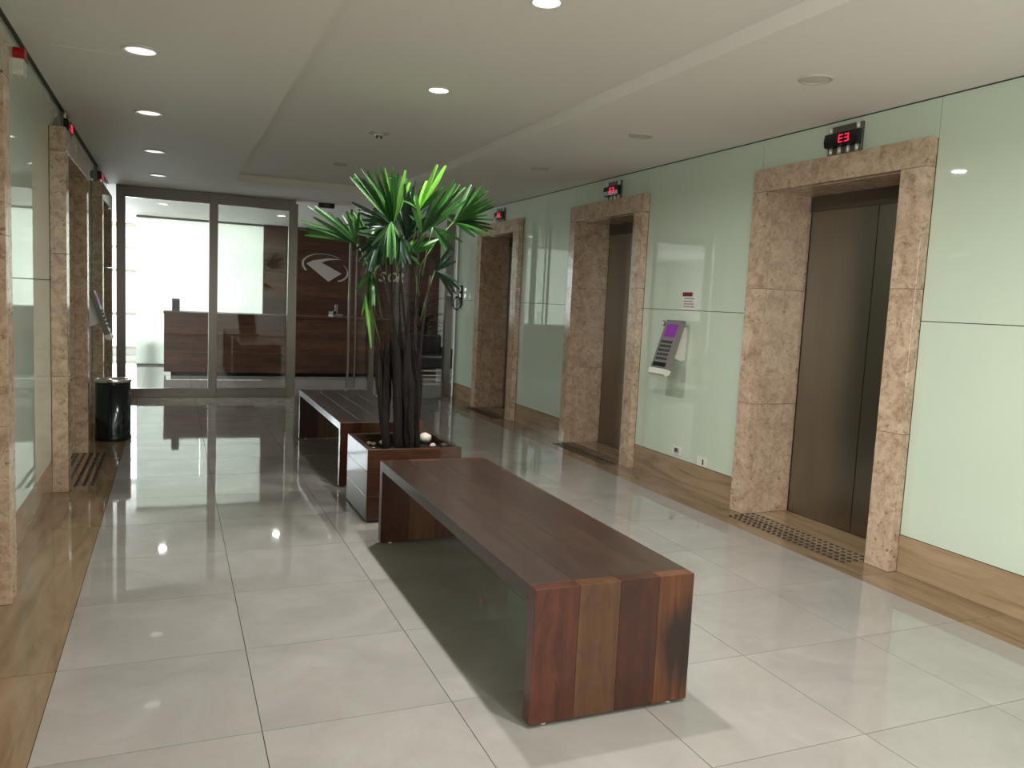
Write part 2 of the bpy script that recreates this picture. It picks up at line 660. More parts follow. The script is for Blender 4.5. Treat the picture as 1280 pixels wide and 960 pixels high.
def wall(side, doors):
    s = 1 if side == 'right' else -1
    X = XR if s > 0 else XL
    WY0, WY1 = -3.1, -0.70

    def core(bm, x0, x1, y0, y1, z0, z1):
        if s < 0 and y0 <= WY0 and y1 >= WY1:
            box(bm, x0, x1, y0, WY0, z0, z1)
            box(bm, x0, x1, WY1, y1, z0, z1)
            box(bm, x0, x1, WY0, WY1, z0, 0.3)
            box(bm, x0, x1, WY0, WY1, 2.3, z1)
        else:
            box(bm, x0, x1, y0, y1, z0, z1)
    bm = bmesh.new()
    edges = [YB] + [v for d in doors for v in (d[0] + 0.055, d[3] - 0.055)] + [YG]
    for a, b in zip(edges[::2], edges[1::2]):
        core(bm, X + s * 0.012, X + s * 0.30, a, b, 0, ZC + 0.02)
    for d in doors:
        box(bm, X + s * 0.012, X + s * 0.30, d[0] + 0.055, d[3] - 0.055, ZIN + 0.066, ZC + 0.02)
    box(bm, X + s * 0.42, X + s * 0.5, YB if s > 0 else -0.35, YG, -0.05, ZC + 0.2)
    w = struct('wall_' + side, bm, M['wallback'])

    def panel(a, b, z0, z1):
        g = 0.002
        bxo('glass_panel', (X, X + s * 0.012, a + g, b - g, z0 + g, z1 - g), M['green'], w, bev=0.0008)
    ZM = 1.327
    # spans between the frames, split at the joints
    zt = 2.4525
    prev = YB
    for i, d in enumerate(doors):
        cuts = [prev]
        if i == 0:
            cuts += [c for c in (-2.0, -0.4, 1.2) if prev + 0.3 < c < d[0] - 0.3] if s > 0 else [WY1, 1.0]
            if s < 0:
                panel(YB, WY0, 0.2, ZM)
                panel(YB, WY0, ZM, zt)
                cuts = cuts[1:]
        cuts.append(d[0])
        for a, b in zip(cuts, cuts[1:]):
            panel(a, b, 0.2, ZM)
            panel(a, b, ZM, zt)
        panel(d[0], d[3], ZTOP, zt)
        prev = d[3]
    panel(prev, YG - 0.02, 0.2, ZM)
    panel(prev, YG - 0.02, ZM, zt)
    # baseboard slabs
    bb = None
    bm = bmesh.new()
    box(bm, X - s * 0.002, X + s * 0.014, YB, doors[0][0] - 0.001, 0, 0.198, bev=0.001)
    bb = struct('baseboard_' + side, bm, M['base'])
    for d, e in zip(doors, doors[1:] + [(YG,)]):
        bxo('baseboard_slab', (X - s * 0.002, X + s * 0.014, d[3] + 0.001, e[0] - 0.001, 0, 0.198), M['base'], bb, bev=0.001)
    return w


wall('right', DOORS_R)
wall('left', DOORS_L)
bm = bmesh.new()
box(bm, -1.2, 4.1, YB - 0.15, YB, 0, ZC + 0.2)
struct('wall_back', bm, M['white'])
bm = bmesh.new()
for y in (-3.1, -1.925, -0.75):
    box(bm, -0.80, -0.74, y, y + 0.05, 0.3, 2.3)
for z in (0.3, 2.25):
    box(bm, -0.80, -0.74, -3.1, -0.70, z, z + 0.05)
struct('window_2', bm, M['steel'])

# ------------------------------------------------------------------ lift doorways
ORD = {'right': ['nearest', 'middle', 'farthest'], 'left': ['nearest', 'middle', 'farthest']}


def lift(side, d, label):
    s = 1 if side == 'right' else -1
    XF = XRF if s > 0 else XLF
    XW = XR if s > 0 else XL
    o0, i0, i1, o1 = d
    yc = (i0 + i1) / 2
    t = thing('elevator_doorway', label, 'elevator', (XF, yc, 0), 0)

    def P(name, x0, x1, y0, y1, z0, z1, mat, bev=0.001):
        # x0,x1 measured into the wall
        return bxo(name, (s * x0, s * x1, y0 - yc, y1 - yc, z0, z1), mat, t, bev)
    jd = abs(XW - XF) - 0.002
    zj = [0.0, 0.735, 1.49, ZIN]
    g = 0.001
    for a, b in zip(zj, zj[1:]):
        # front stones of the two jambs, then the two reveal stones behind each
        P('jamb_stone', 0, jd, o0, i0, a + g, b - g, M['marble'])
        P('jamb_stone', 0, jd, i1, o1, a + g, b - g, M['marble'])
        for y0, y1 in ((o0 + 0.06, i0 + 0.002), (i1 - 0.002, o1 - 0.06)):
            P('reveal_stone', jd + 0.001, 0.21, y0, y1, a + g, b - g, M['marble'])
            P('reveal_stone', 0.212, 0.385, y0 + (0.006 if y0 > yc else 0), y1 - (0.006 if y0 < yc else 0), a + g, b - g, M['marble'])
    P('lintel_stone', 0, jd, o0, o1, ZIN + g, ZTOP, M['marble'])
    P('soffit_stone', jd + 0.001, 0.385, i0 - 0.05, i1 + 0.05, ZIN - 0.002, ZIN + 0.06, M['marble'])
    P('threshold_stone', 0.10, 0.401, i0, i1, -0.005, 0.001, M['base'], 0.0)
    P('door_header', 0.370, 0.377, i0, i1, ZIN - 0.10, ZIN, M['doorhead'])
    seam = i0 + 0.46 * (i1 - i0)
    P('door_panel', 0.38, 0.40, i0 + 0.004, seam - 0.002, 0.006, ZIN - 0.09, M['door'], 0.0)
    P('door_panel', 0.378, 0.398, seam + 0.002, i1 - 0.014, 0.006, ZIN - 0.09, M['door'], 0.0)
    P('door_gap', 0.402, 0.414, i0, i1, 0.001, ZIN - 0.005, M['dark'], 0.0)
    return t


LBR = ['marble framed elevator doorway nearest the camera on the right wall',
       'marble framed elevator doorway right of the wall intercom, second along the right wall',
       'far marble elevator doorway on the right wall behind the palm fronds']
LBR[1] = 'middle marble elevator doorway of the right wall, just beyond the wall intercom'
LBL = ['marble elevator jamb cut by the left edge of the photo',
       'middle marble elevator doorway of the left wall, before the tilted intercom',
       'far marble elevator doorway on the left wall beside the glazed front']
for d, l in zip(DOORS_R, LBR):
    lift('right', d, l)
for d, l in zip(DOORS_L, LBL):
    lift('left', d, l)

# tactile strips in front of the lift doors
stud_mesh = {}


def tactile(side, d, label):
    s = 1 if side == 'right' else -1
    XF = XRF if s > 0 else XLF
    yc = (d[1] + d[2]) / 2
    t = thing('tactile_strip', label, 'tactile paving', (XF, yc, 0), 0)
    x0, x1 = (-0.14, 0.09)
    L = (d[2] - d[1]) / 2 - 0.015
    bxo('strip_base', (s * 0.0, s * x1, -L, L, 0.001, 0.003), M['stud_base'], t)
    bm = bmesh.new()
    nx, ny = 5, 22
    for i in range(nx):
        for j in range(ny):
            x = s * (x0 + 0.02 + (x1 - x0 - 0.04) * i / (nx - 1))
            y = -L + 0.02 + (2 * L - 0.04) * j / (ny - 1)
            lathe(bm, [(0.0135, 0.0025), (0.012, 0.0055), (0.0, 0.0065)], 8, x, y)
    o = obj('stud', bm, M['stud'], t)
    o['kind'] = 'stuff'
    return t


TL = ['dark studded tactile strip on the floor at the nearest right elevator',
      'dark studded tactile strip on the floor at the middle right elevator',
      'dark studded tactile strip on the floor at the far right elevator',
      'dark studded tactile strip on the floor at the middle left elevator',
      'dark studded tactile strip on the floor at the far left elevator']
for (sd, d), l in zip([('right', d) for d in DOORS_R] + [('left', d) for d in DOORS_L[1:]], TL):
    tactile(sd, d, l)

# ------------------------------------------------------------------ floor indicators above the doors


def seg_digit(bm, ch, y, z, w, h, x0, x1, th):
    segs = {'E': 'afged', '3': 'abgcd'}[ch]
    R = {'a': (0, w, h - th, h), 'g': (0, w, h / 2 - th / 2, h / 2 + th / 2), 'd': (0, w, 0, th),
         'f': (0, th, h / 2, h), 'e': (0, th, 0, h / 2), 'b': (w - th, w, h / 2, h), 'c': (w - th, w, 0, h / 2)}
    for q in segs:
        a, b, c, d = R[q]
        # reading direction on the right wall runs towards -y
        box(bm, x0, x1, y - a, y - b, z + c, z + d)


def indicator(label, loc, rotz):
    """local: +x out of the wall, reading direction -y seen from the front ... built for a wall whose outside is +x"""
    t = thing('floor_indicator', label, 'floor indicator', loc, rotz, 'floor indicators above the elevators')
    w, h = 0.125, 0.0825
    bxo('mounting_plate', (0, 0.018, -w, w, -h, h), M['steel'], t, 0.002)
    # five bright cylindrical ribs below and above the black band
    bm = bmesh.new()
    prism(bm, [(0.018, -0.04), (0.045, -0.035), (0.052, 0.0), (0.045, 0.038), (0.018, 0.043)], 'y', -w, w)
    obj('display_window', bm, M['black'], t)
    for k, yy in enumerate((-0.095, -0.03, 0.035, 0.1)):
        bm = bmesh.new()
        tube(bm, [(0.022, yy, -0.078), (0.022, yy, -0.041)], 0.0105, 10)
        obj('rib', bm, M['rib'], t)
    for yy in (-0.105, 0.1):
        bm = bmesh.new()
        tube(bm, [(0.022, yy, 0.044), (0.022, yy, 0.079)], 0.0105, 10)
        obj('rib', bm, M['rib'], t)
    bm = bmesh.new()
    for ch, yy in (('E', -0.012), ('3', 0.033)):
        # seen from +x with z up, right is +y
        segs = {'E': 'afged', '3': 'abgcd'}[ch]
        W_, H_, th = 0.030, 0.044, 0.0055
        R = {'a': (0, W_, H_ - th, H_), 'g': (0, W_, H_ / 2 - th / 2, H_ / 2 + th / 2), 'd': (0, W_, 0, th),
             'f': (0, th, H_ / 2, H_), 'e': (0, th, 0, H_ / 2), 'b': (W_ - th, W_, H_ / 2, H_), 'c': (W_ - th, W_, 0, H_ / 2)}
        for q in segs:
            a, b, c, d = R[q]
            box(bm, 0.0515, 0.0535, yy + a, yy + b, -0.021 + c, -0.021 + d)
    obj('digits', bm, M['digits'], t)
    return t


ind = indicator('steel floor indicator with red E3 above the nearest right elevator', (XR, 3.612, 2.34), math.pi)
dup(ind, (XR, 6.235, 2.33), math.pi, 'steel floor indicator with dim red digits above the middle right elevator')
dup(ind, (XR, 8.87, 2.33), math.pi, 'steel floor indicator beside the palm frond tips above the far right elevator')
dup(ind, (XL, 6.35, 2.36), 0, 'dark floor indicator with red digits above the middle left elevator')
dup(ind, (XL, 9.0, 2.36), 0, 'small floor indicator above the far left elevator, beside the glazed front')

# ------------------------------------------------------------------ ceiling lamps


def downlight(name, label, loc, r, lit, group, watts=None):
    t = thing(name, label, 'ceiling light', loc, 0, group)
    bm = bmesh.new()
    lathe(bm, [(r, 0.0), (r, -0.006), (r * 0.93, -0.009), (r * 0.8, -0.007), (r * 0.78, 0.0)], 36)
    obj('trim_ring', bm, M['trimw'] if lit else M['trimg'], t)
    bm = bmesh.new()
    rr = r * 0.78
    lathe(bm, [(rr, -0.004), (rr * 0.6, -0.006), (0, -0.006)], 36)
    obj('diffuser', bm, M['lamp_on'] if lit == 2 else M['lamp_soft'] if lit == 1 else M['lamp_off'], t)
    if lit == 2:
        a = area('lamp_light', (loc[0], loc[1], loc[2] - 0.012), (0, 0, 0), rr * 1.7, rr * 1.7, watts or LAMP_W, LAMP_COL, 'DISK', 165)
    return t


G1, G2, G3 = 'lit downlights along the ceiling tray', 'white downlights along the left soffit', 'unlit downlights along the right soffit'
downlight('ceiling_downlight', 'glowing round downlight cut by the top edge of the photo', (1.37, 3.045, TZ), 0.068, 2, G1)
downlight('ceiling_downlight', 'glowing round downlight in the tray above the bench end', (1.41, 4.59, TZ), 0.068, 2, G1)
for k in range(1, 4):
    downlight('ceiling_downlight', ('first glowing tray downlight outside the view, nearest the camera', 'second glowing tray downlight outside the view behind the camera', 'third glowing tray downlight outside the view, nearest the back wall')[k - 1], (1.38, 3.045 - 1.54 * k, TZ), 0.068, 2, G1)
downlight('ceiling_downlight', 'small dark unlit downlight in the tray above the palm', (1.43, 7.66, TZ), 0.065, 0, None)
for y, l in ((4.44, 'white round downlight on the left soffit, nearest and largest of its row'), (5.96, 'white round downlight on the left soffit, second of its row'),
             (7.6, 'white round downlight on the left soffit, third of its row'), (9.2, 'white round downlight on the left soffit, last before the glazed front')):
    downlight('ceiling_downlight', l, (-0.148, y, ZC), 0.088, 1, G2)
for y, l in ((3.11, 'unlit round downlight on the right soffit above the nearest elevator'), (4.68, 'unlit round downlight on the right soffit above the intercom'),
             (6.26, 'unlit round downlight on the right soffit before the middle elevator')):
    downlight('ceiling_downlight', l, (2.83, y, ZC), 0.08, 0, G3)
for x, y, l in ((-0.12, 12.3, 'small lit downlight in the reception ceiling seen through the left pane'), (1.5, 12.6, 'small lit downlight in the reception ceiling above the desk'),
                (3.2, 12.6, 'unseen downlight added to brighten the reception, behind the palm'), (4.9, 12.6, 'unseen downlight added to brighten the reception, above the armchair')):  # last two lamps are unseen, added to brighten the wood wall and desk
    downlight('ceiling_downlight', l, (x, y, ZC), 0.07, 2, 'reception downlights', 3.5)
t = thing('ceiling_sensor', 'round recessed ceiling fitting with small hanging clips in the tray', 'sensor', (1.40, 6.02, TZ))
bm = bmesh.new()
lathe(bm, [(0.085, 0), (0.085, -0.004), (0.07, -0.006), (0.0, -0.006)], 32)
obj('cover_plate', bm, M['trimg'], t)
for dx in (-0.012, 0.02):
    bm = bmesh.new()
    tube(bm, [(dx, 0, -0.006), (dx, 0, -0.04)], 0.008, 8)
    obj('clip', bm, M['darkgrey'], t)
bm = bmesh.new()
box(bm, -0.03, 0.03, -0.015, 0.015, -0.022, -0.006, bev=0.002)
obj('clip_holder', bm, M['chrome'], t)

# ------------------------------------------------------------------ glazed front
front = thing('glass_partition', 'steel framed clear glass front at the end of the lobby', 'glass partition', (0.4, YG, 0))


def fp(name, x0, x1, y0, y1, z0, z1, mat, bev=0.002):
    return bxo(name, (x0 - 0.4, x1 - 0.4, y0, y1, z0, z1), mat, front, bev)


fp('post', -0.60, -0.505, 0, 0.08, 0, ZC, M['steel'])
fp('post', 0.402, 0.50, 0, 0.08, 0, ZC, M['steel'])
fp('post', 1.325, 1.405, 0, 0.08, 0, ZC, M['steel'])
fp('header_rail', -0.505, 0.402, 0.005, 0.075, 2.325, ZC, M['steel'])
fp('header_rail', 0.50, 1.325, 0.005, 0.075, 2.325, ZC, M['steel'])
fp('bottom_rail', -0.505, 0.402, 0.005, 0.075, 0.0, 0.105, M['steel'])
fp('bottom_rail', 0.50, 1.325, 0.005, 0.075, 0.0, 0.105, M['steel'])
fp('pane', -0.505, 0.402, 0.036, 0.044, 0.105, 2.325, M['pane'], 0)
fp('pane', 0.50, 1.325, 0.036, 0.044, 0.105, 2.325, M['pane'], 0)
fp('pane', 2.44, 3.40, 0.036, 0.044, 0.02, ZC - 0.01, M['pane'], 0)
fp('post', 2.375, 2.44, 0.01, 0.07, 0, ZC, M['steel'])
fp('post', 3.40, 3.50, 0, 0.08, 0, ZC, M['steel'])
for k, (a, b, l) in enumerate(((2.11, 3.05, 'sliding glass door leaf with thin steel edges, right of the opening'), (0.43, 1.45, 'sliding glass door leaf parked behind the left panes'))):
    t = thing('sliding_glass_door', l, 'door', ((a + b) / 2, YG + 0.14, 0))
    h = (b - a) / 2
    bxo('pane', (-h + 0.02, h - 0.02, -0.004, 0.004, 0.02, ZC - 0.03), M['pane'], t)
    bxo('stile', (-h, -h + 0.028, -0.014, 0.014, 0.006, ZC - 0.03), M['steel'], t, 0.002)
    bxo('stile', (h - 0.028, h, -0.014, 0.014, 0.006, ZC - 0.03), M['steel'], t, 0.002)
    if k == 0:
        bxo('pull_bar', (-h + 0.085, -h + 0.105, -0.05, -0.03, 0.12, ZC - 0.05), M['steel'], t, 0.004)
t = thing('door_sensor', 'small black door sensor under the soffit above the glass opening', 'sensor', (1.78, YG + 0.02, ZC))
bxo('sensor_body', (-0.10, 0.10, -0.03, 0.04, -0.055, 0), M['black'], t, 0.006)
bxo('sensor_lens', (-0.03, 0.03, -0.036, -0.03, -0.045, -0.015), M['darkgrey'], t)

# ------------------------------------------------------------------ reception beyond the glass
bm = bmesh.new()
box(bm, 1.44, 4.62, YP, YP + 0.12, 0, ZC)
wr = struct('wall_reception', bm, M['walnut'])
zz = [0.02, 0.43, 0.84, 1.25, 1.66, 2.07, ZC - 0.005]
for a, b in zip(zz, zz[1:]):
    for x0, x1 in ((1.44, 3.03), (3.03, 4.62)):
        bxo('wood_panel', (x0 + 0.002, x1 - 0.002, YP - 0.018, YP, a + 0.002, b - 0.002), M['walnut'], wr, 0.002)
bm = bmesh.new()
box(bm, 4.62, 6.4, YP, YP + 0.12, 0, ZC)
struct('wall_side', bm, M['white'])
bm = bmesh.new()
box(bm, 6.25, 6.4, YG, 17.2, 0, ZC)
struct('wall_reception_right', bm, M['white'])
bm = bmesh.new()
box(bm, -4.2, -4.05, YG, 11.3, 0, ZC)
box(bm, -4.2, -4.05, 14.3, 17.2, 0, ZC)
box(bm, -4.2, -4.05, 11.3, 14.3, 0, 0.25)
box(bm, -4.2, -4.05, 11.3, 14.3, 2.4, ZC)
struct('wall_reception_left', bm, M['white'])
bm = bmesh.new()
box(bm, 3.56, 6.4, YG, YG + 0.1, 0, ZC)
box(bm, -4.2, -0.70, YG, YG + 0.1, 0, ZC)
struct('wall_front', bm, M['white'])
# back wall with the big window
bm = bmesh.new()
box(bm, -4.2, -2.35, 16.7, 16.85, 0, ZC)
box(bm, 1.95, 6.4, 16.7, 16.85, 0, ZC)
box(bm, -2.35, 1.95, 16.7, 16.85, 0, 0.12)
box(bm, -2.35, 1.95, 16.7, 16.85, 2.42, ZC)
struct('wall_far', bm, M['white'])
bm = bmesh.new()
for x in (-2.35, -1.3, 0.1, 1.2, 1.9):
    box(bm, x, x + 0.05, 16.68, 16.74, 0.12, 2.42)
for z in (0.12, 0.75, 1.55, 1.98, 2.37):
    box(bm, -2.35, 1.95, 16.68, 16.74, z, z + 0.05)
struct('window_1', bm, M['trimg'])
bm = bmesh.new()
for y in (11.3, 12.275, 13.25, 14.25):
    box(bm, -4.15, -4.09, y, y + 0.05, 0.25, 2.4)
for z in (0.25, 2.35):
    box(bm, -4.15, -4.09, 11.3, 14.3, z, z + 0.05)
struct('added_window_3', bm, M['trimg'])  # unseen side window, made up to let in the reception's fill light
# frosted partition
t = thing('frosted_partition', 'backlit frosted glass partition behind the reception desk', 'glass partition', (0.44, YP + 0.05, 0))
for x0, x1 in ((-0.99, -0.002), (0.002, 1.0)):
    bxo('frosted_pane', (x0, x1, -0.006, 0.006, 0.03, ZC - 0.03), M['frosted'], t)
bxo('top_rail', (-0.99, 1.0, -0.025, 0.025, ZC - 0.035, ZC), M['steel'], t)
bxo('bottom_rail', (-0.99, 1.0, -0.025, 0.025, 0, 0.03), M['steel'], t)
bm = bmesh.new()
lathe(bm, [(0, 0), (0.12, 0), (0.13, 0.42), (0.11, 0.42), (0.1, 0.05), (0, 0.05)], 20)
o = obj('waste_bin', bm, M['darkgrey'])
o.location = (-0.32, YP + 0.28, 0)
tag(o, 'blurred grey waste bin behind the frosted glass', 'bin')
# desk
t = thing('reception_desk', 'long walnut reception desk behind the glass front', 'desk', (1.6, 13.2, 0))
for a, b in ((0.06, 0.36), (0.36, 0.66), (0.66, 0.93)):
    bxo('front_panel', (-1.715, 1.7, -0.30, -0.28, a + 0.0006, b - 0.0006), M['walnut_dark'], t)
bxo('side_panel', (-1.715, -1.69, -0.278, 0.35, 0.06, 0.93), M['walnut_dark'], t)
bxo('side_panel', (1.675, 1.7, -0.278, 0.35, 0.06, 0.93), M['walnut_dark'], t)
bxo('desk_top', (-1.725, 1.71, -0.31, 0.36, 0.93, 0.955), M['walnut_dark'], t, 0.003)
bxo('plinth', (-1.62, 1.6, -0.22, 0.3, 0, 0.06), M['dark'], t)
t = thing('desk_phone', 'pale desk phone standing on the reception desk', 'phone', (2.42, 13.05, 0.955), 0.3)
bxo('phone_base', (-0.09, 0.09, -0.08, 0.08, 0, 0.05), M['grey'], t, 0.008)
bxo('handset', (-0.08, -0.03, -0.09, 0.09, 0.05, 0.10), M['black'], t, 0.01)
bxo('screen_stand', (-0.01, 0.04, 0.0, 0.02, 0.05, 0.2), M['grey'], t, 0.004)
t = thing('card_reader', 'small dark box standing at the left end of the reception desk', 'box', (0.045, 13.1, 0.955))
bxo('box_body', (-0.055, 0.055, -0.05, 0.05, 0, 0.19), M['darkgrey'], t, 0.006)
bxo('box_face', (-0.04, 0.04, -0.054, -0.05, 0.05, 0.16), M['black'], t)
# wall logo
logo = thing('wall_logo', 'pale metal swoosh logo with raised letters on the walnut wall', 'sign', (2.52, YP - 0.02, 1.78))


def ring_poly(cx, cz, rx, rz, tilt, a0, a1, w0, w1, n=26):
    P, Q = [], []
    for i in range(n + 1):
        f = i / n
        a = math.radians(a0 + (a1 - a0) * f)
        w = w0 + (w1 - w0) * f
        for L, k in ((P, 1.0), (Q, 1.0 - w)):
            x, z = rx * k * math.cos(a), rz * k * math.sin(a)
            L.append((cx + x * math.cos(tilt) - z * math.sin(tilt), cz + x * math.sin(tilt) + z * math.cos(tilt)))
    return P + Q[::-1]


bm = bmesh.new()
prism(bm, [(-0.36, 0.06), (-0.24, 0.12), (0.02, 0.17), (0.26, 0.165), (0.02, 0.135), (-0.10, 0.09), (0.26, -0.09), (0.03, -0.24)], 'y', -0.025, -0.002)
obj('swoosh', bm, M['bronze_letter'], logo)
bm = bmesh.new()
prism(bm, ring_poly(-0.02, 0.02, 0.42, 0.22, -0.12, 60, 215, 0.02, 0.10), 'y', -0.02, -0.002)
obj('outer_arc', bm, M['bronze_letter'], logo)
bm = bmesh.new()
prism(bm, ring_poly(-0.02, 0.0, 0.41, 0.22, -0.30, -45, 45, 0.09, 0.02), 'y', -0.02, -0.002)
obj('outer_arc', bm, M['bronze_letter'], logo)
dg = bpy.context.evaluated_depsgraph_get
for ch, x in (('S', 0.93), ('O', 1.08), ('R', 1.25)):
    cu = bpy.data.curves.new('letter', 'FONT')
    cu.body = ch
    cu.size = 0.24
    cu.extrude = 0.01
    cu.shear = 0.25
    cu.offset = 0.004
    tmp = bpy.data.objects.new('letter_curve', cu)
    C.objects.link(tmp)
    bpy.context.view_layer.update()
    me = bpy.data.meshes.new_from_object(tmp.evaluated_get(dg()))
    bpy.data.objects.remove(tmp)
    me.materials.clear()
    me.materials.append(M['bronze_letter'])
    o = bpy.data.objects.new('letter', me)
    C.objects.link(o)
    o.parent = logo
    o.rotation_euler = (math.pi / 2, 0, 0)
    o.location = (x, -0.012, -0.18)
# armchair
t = thing('armchair', 'black leather armchair with chrome frame in the reception', 'armchair', (4.05, 13.3, 0))
bxo('seat', (-0.25, 0.35, -0.3, 0.3, 0.14, 0.36), M['black_leather'], t, 0.03)
bxo('backrest', (-0.25, 0.35, 0.28, 0.42, 0.2, 0.70), M['black_leather'], t, 0.03)
for x in (-0.29, 0.35):
    bxo('arm', (x, x + 0.09, -0.3, 0.4, 0.14, 0.48), M['black_leather'], t, 0.02)
for z in (0.03, 0.11):
    bm = bmesh.new()
    tube(bm, [(-0.3, -0.32, z), (0.45, -0.32, z)], 0.013, 8)
    obj('frame_bar', bm, M['chrome'], t)
for x in (-0.29, 0.44):
    for y in (-0.32, 0.38):
        bm = bmesh.new()
        tube(bm, [(x, y, 0.0), (x, y, 0.46)], 0.013, 8)
        obj('leg', bm, M['chrome'], t)

# reception plant


def blade(bm, hub, tip, width, normal, droop=0.03, segs=6, fold=0.35, blunt=True):
    hub, tip = Vector(hub), Vector(tip)
    L = (tip - hub).length
    d = (tip - hub).normalized()
    side = d.cross(normal).normalized()
    up = side.cross(d).normalized()
    rows_ = []
    for i in range(segs + 1):
        f = i / segs
        p = hub + d * (L * f) + Vector((0, 0, -droop * f * f * L * 4)) + up * (math.sin(f * math.pi) * 0.02 * L)
        w = width * (0.22 + 0.78 * min(1, f / 0.35)) * (1 - 0.55 * max(0, (f - 0.55) / 0.45) ** 1.5)
        if not blunt:
            w *= (1 - f) ** 0.5 + 0.02
        e = up * (fold * w * 0.5)
        rows_.append((bm.verts.new(p - side * w / 2 + e), bm.verts.new(p), bm.verts.new(p + side * w / 2 + e)))
    for a, b in zip(rows_, rows_[1:]):
        for k in (0, 1):
            f = bm.faces.new((a[k], a[k + 1], b[k + 1], b[k]))
            f.smooth = True


t = thing('leafy_plant', 'dark leafy potted plant behind the armchair in the reception', 'plant', (4.2, 14.05, 0))
bm = bmesh.new()
lathe(bm, [(0, 0), (0.14, 0), (0.18, 0.4), (0.155, 0.4), (0.15, 0.36), (0, 0.36)], 20)
obj('pot', bm, M['black'], t)
bm = bmesh.new()
tube(bm, [(0, 0, 0.36), (0.02, 0, 0.8), (0, 0.02, 1.1)], 0.02, 8)
obj('stem', bm, M['trunk'], t)
rnd = random.Random(4)
for i in range(44):
    a = rnd.uniform(0, 2 * math.pi)
    z = rnd.uniform(0.5, 1.15)
    r = rnd.uniform(0.28, 0.48)
    bm = bmesh.new()
    blade(bm, (0, 0, z), (r * math.cos(a), max(-0.3, min(0.45, r * math.sin(a))), z + rnd.uniform(-0.1, 0.4)), 0.10, Vector((0, 0, 1)), 0.06, blunt=False)
    obj('leaf', bm, M['leafd'], t)

# ------------------------------------------------------------------ benches


def bench(label, x0, x1, y0, y1, group):
    t = thing('wooden_bench', label, 'bench', ((x0 + x1) / 2, (y0 + y1) / 2, 0), 0, group)
    w, L = (x1 - x0), (y1 - y0) / 2
    th, zt, zf = 0.05, 0.45, 0.012
    cuts = [-w / 2, -w / 2 + 0.155, -w / 2 + 0.305, -w / 2 + 0.452, w / 2]
    ends = [M['bench_red'], M['bench_tan'], M['bench_dkred'], M['bench_burnt']]
    for k in range(4):
        g = 0.0003
        a, b = cuts[k] + g, cuts[k + 1] - g
        bxo('top_plank', (a, b, -L + th + 0.0004, L - th - 0.0004, zt - th, zt), M['bench_top'], t, 0.0007)
        bxo('end_plank', (a, b, -L, -L + th, zf, zt), ends[k], t, 0.0012)
        bxo('end_plank', (a, b, L - th, L, zf, zt), ends[(k + 2) % 4] if k < 3 else M['bench_red'], t, 0.0012)
    for x in (-w / 2 + 0.06, w / 2 - 0.06):
        for y in (-L + th / 2, L - th / 2):
            bm = bmesh.new()
            lathe(bm, [(0.011, 0.0), (0.011, zf), (0, zf)], 12, x, y)
            obj('foot', bm, M['trimw'], t)
    return t


bench('long dark wooden slab bench in the foreground with four end planks', 1.028, 1.615, 2.15, 4.155, 'wooden benches')
bench('wooden slab bench behind the palm planter, toward the glazed front', 1.06, 1.65, 5.44, 7.38, 'wooden benches')

# ------------------------------------------------------------------ planter
PX0, PX1, PY0, PY1, PZ = 1.045, 1.62, 4.53, 5.105, 0.435
t = thing('wooden_planter', 'square wooden planter box between the two benches', 'planter', ((PX0 + PX1) / 2, (PY0 + PY1) / 2, 0))
h = (PX1 - PX0) / 2
for a, b in ((0.01, 0.155), (0.155, 0.30), (0.30, PZ - 0.0)):
    g = 0.0008
    bxo('side_plank', (-h, h, -h, -h + 0.035, a + g, b - g), M['planter'], t, 0.0015)
    bxo('side_plank', (-h, h, h - 0.035, h, a + g, b - g), M['planter'], t, 0.0015)
    bxo('side_plank', (-h, -h + 0.035, -h + 0.036, h - 0.036, a + g, b - g), M['planter'], t, 0.0015)
    bxo('side_plank', (h - 0.035, h, -h + 0.036, h - 0.036, a + g, b - g), M['planter'], t, 0.0015)
q = h - 0.032
bm = bmesh.new()
n = 14
vv = [[bm.verts.new((-q + 2 * q * i / n, -q + 2 * q * j / n, 0.375 + random.uniform(-0.008, 0.008) + 0.03 * math.exp(-((i - n / 2) ** 2 + (j - n / 2) ** 2) / 14))) for j in range(n + 1)] for i in range(n + 1)]
for i in range(n):
    for j in range(n):
        bm.faces.new((vv[i][j], vv[i + 1][j], vv[i + 1][j + 1], vv[i][j + 1]))
o = obj('soil', bm, M['soil'], t)
bxo('bottom_board', (-q, q, -q, q, 0.01, 0.03), M['planter'], t)

peb = [((461, 553), 0.016, 'small white pebble at the left front of the planter soil'),
       ((467, 554), 0.017, 'white pebble second from the left in the planter'),
       ((467, 560), 0.013, 'tiny white pebble touching the planter front edge'),
       ((476, 551), 0.02, 'grey white pebble beside the left palm trunk'),
       ((533, 549), 0.045, 'largest white stone right of the palm trunks'),
       ((541, 556), 0.021, 'pinkish white pebble at the right front of the planter')]
for (px, py), r, l in peb:
    zs = 0.372
    d = RIGHT * ((px - 640) / FPX) + DOWN * ((py - 480) / FPX) + FWD
    p = Vector((0, 0, CAM_H)) + d * ((zs + r * 0.8 - CAM_H) / d.z)
    p.y = min(max(p.y, PY0 + 0.045 + r), PY1 - 0.05 - r)
    p.x = min(max(p.x, PX0 + 0.045 + r), PX1 - 0.05 - r)
    bm = bmesh.new()
    bmesh.ops.create_icosphere(bm, subdivisions=2, radius=r)
    for v in bm.verts:
        v.co *= random.uniform(0.88, 1.1)
        v.co.z *= 0.7
    for f in bm.faces:
        f.smooth = True
    o = obj('pebble', bm, M['pebble'])
    o.location = (p.x, p.y, zs + (r * 0.62 if r < 0.04 else r * 0.8 + 0.012))
    tag(o, l, 'pebble', 'white pebbles in the planter')

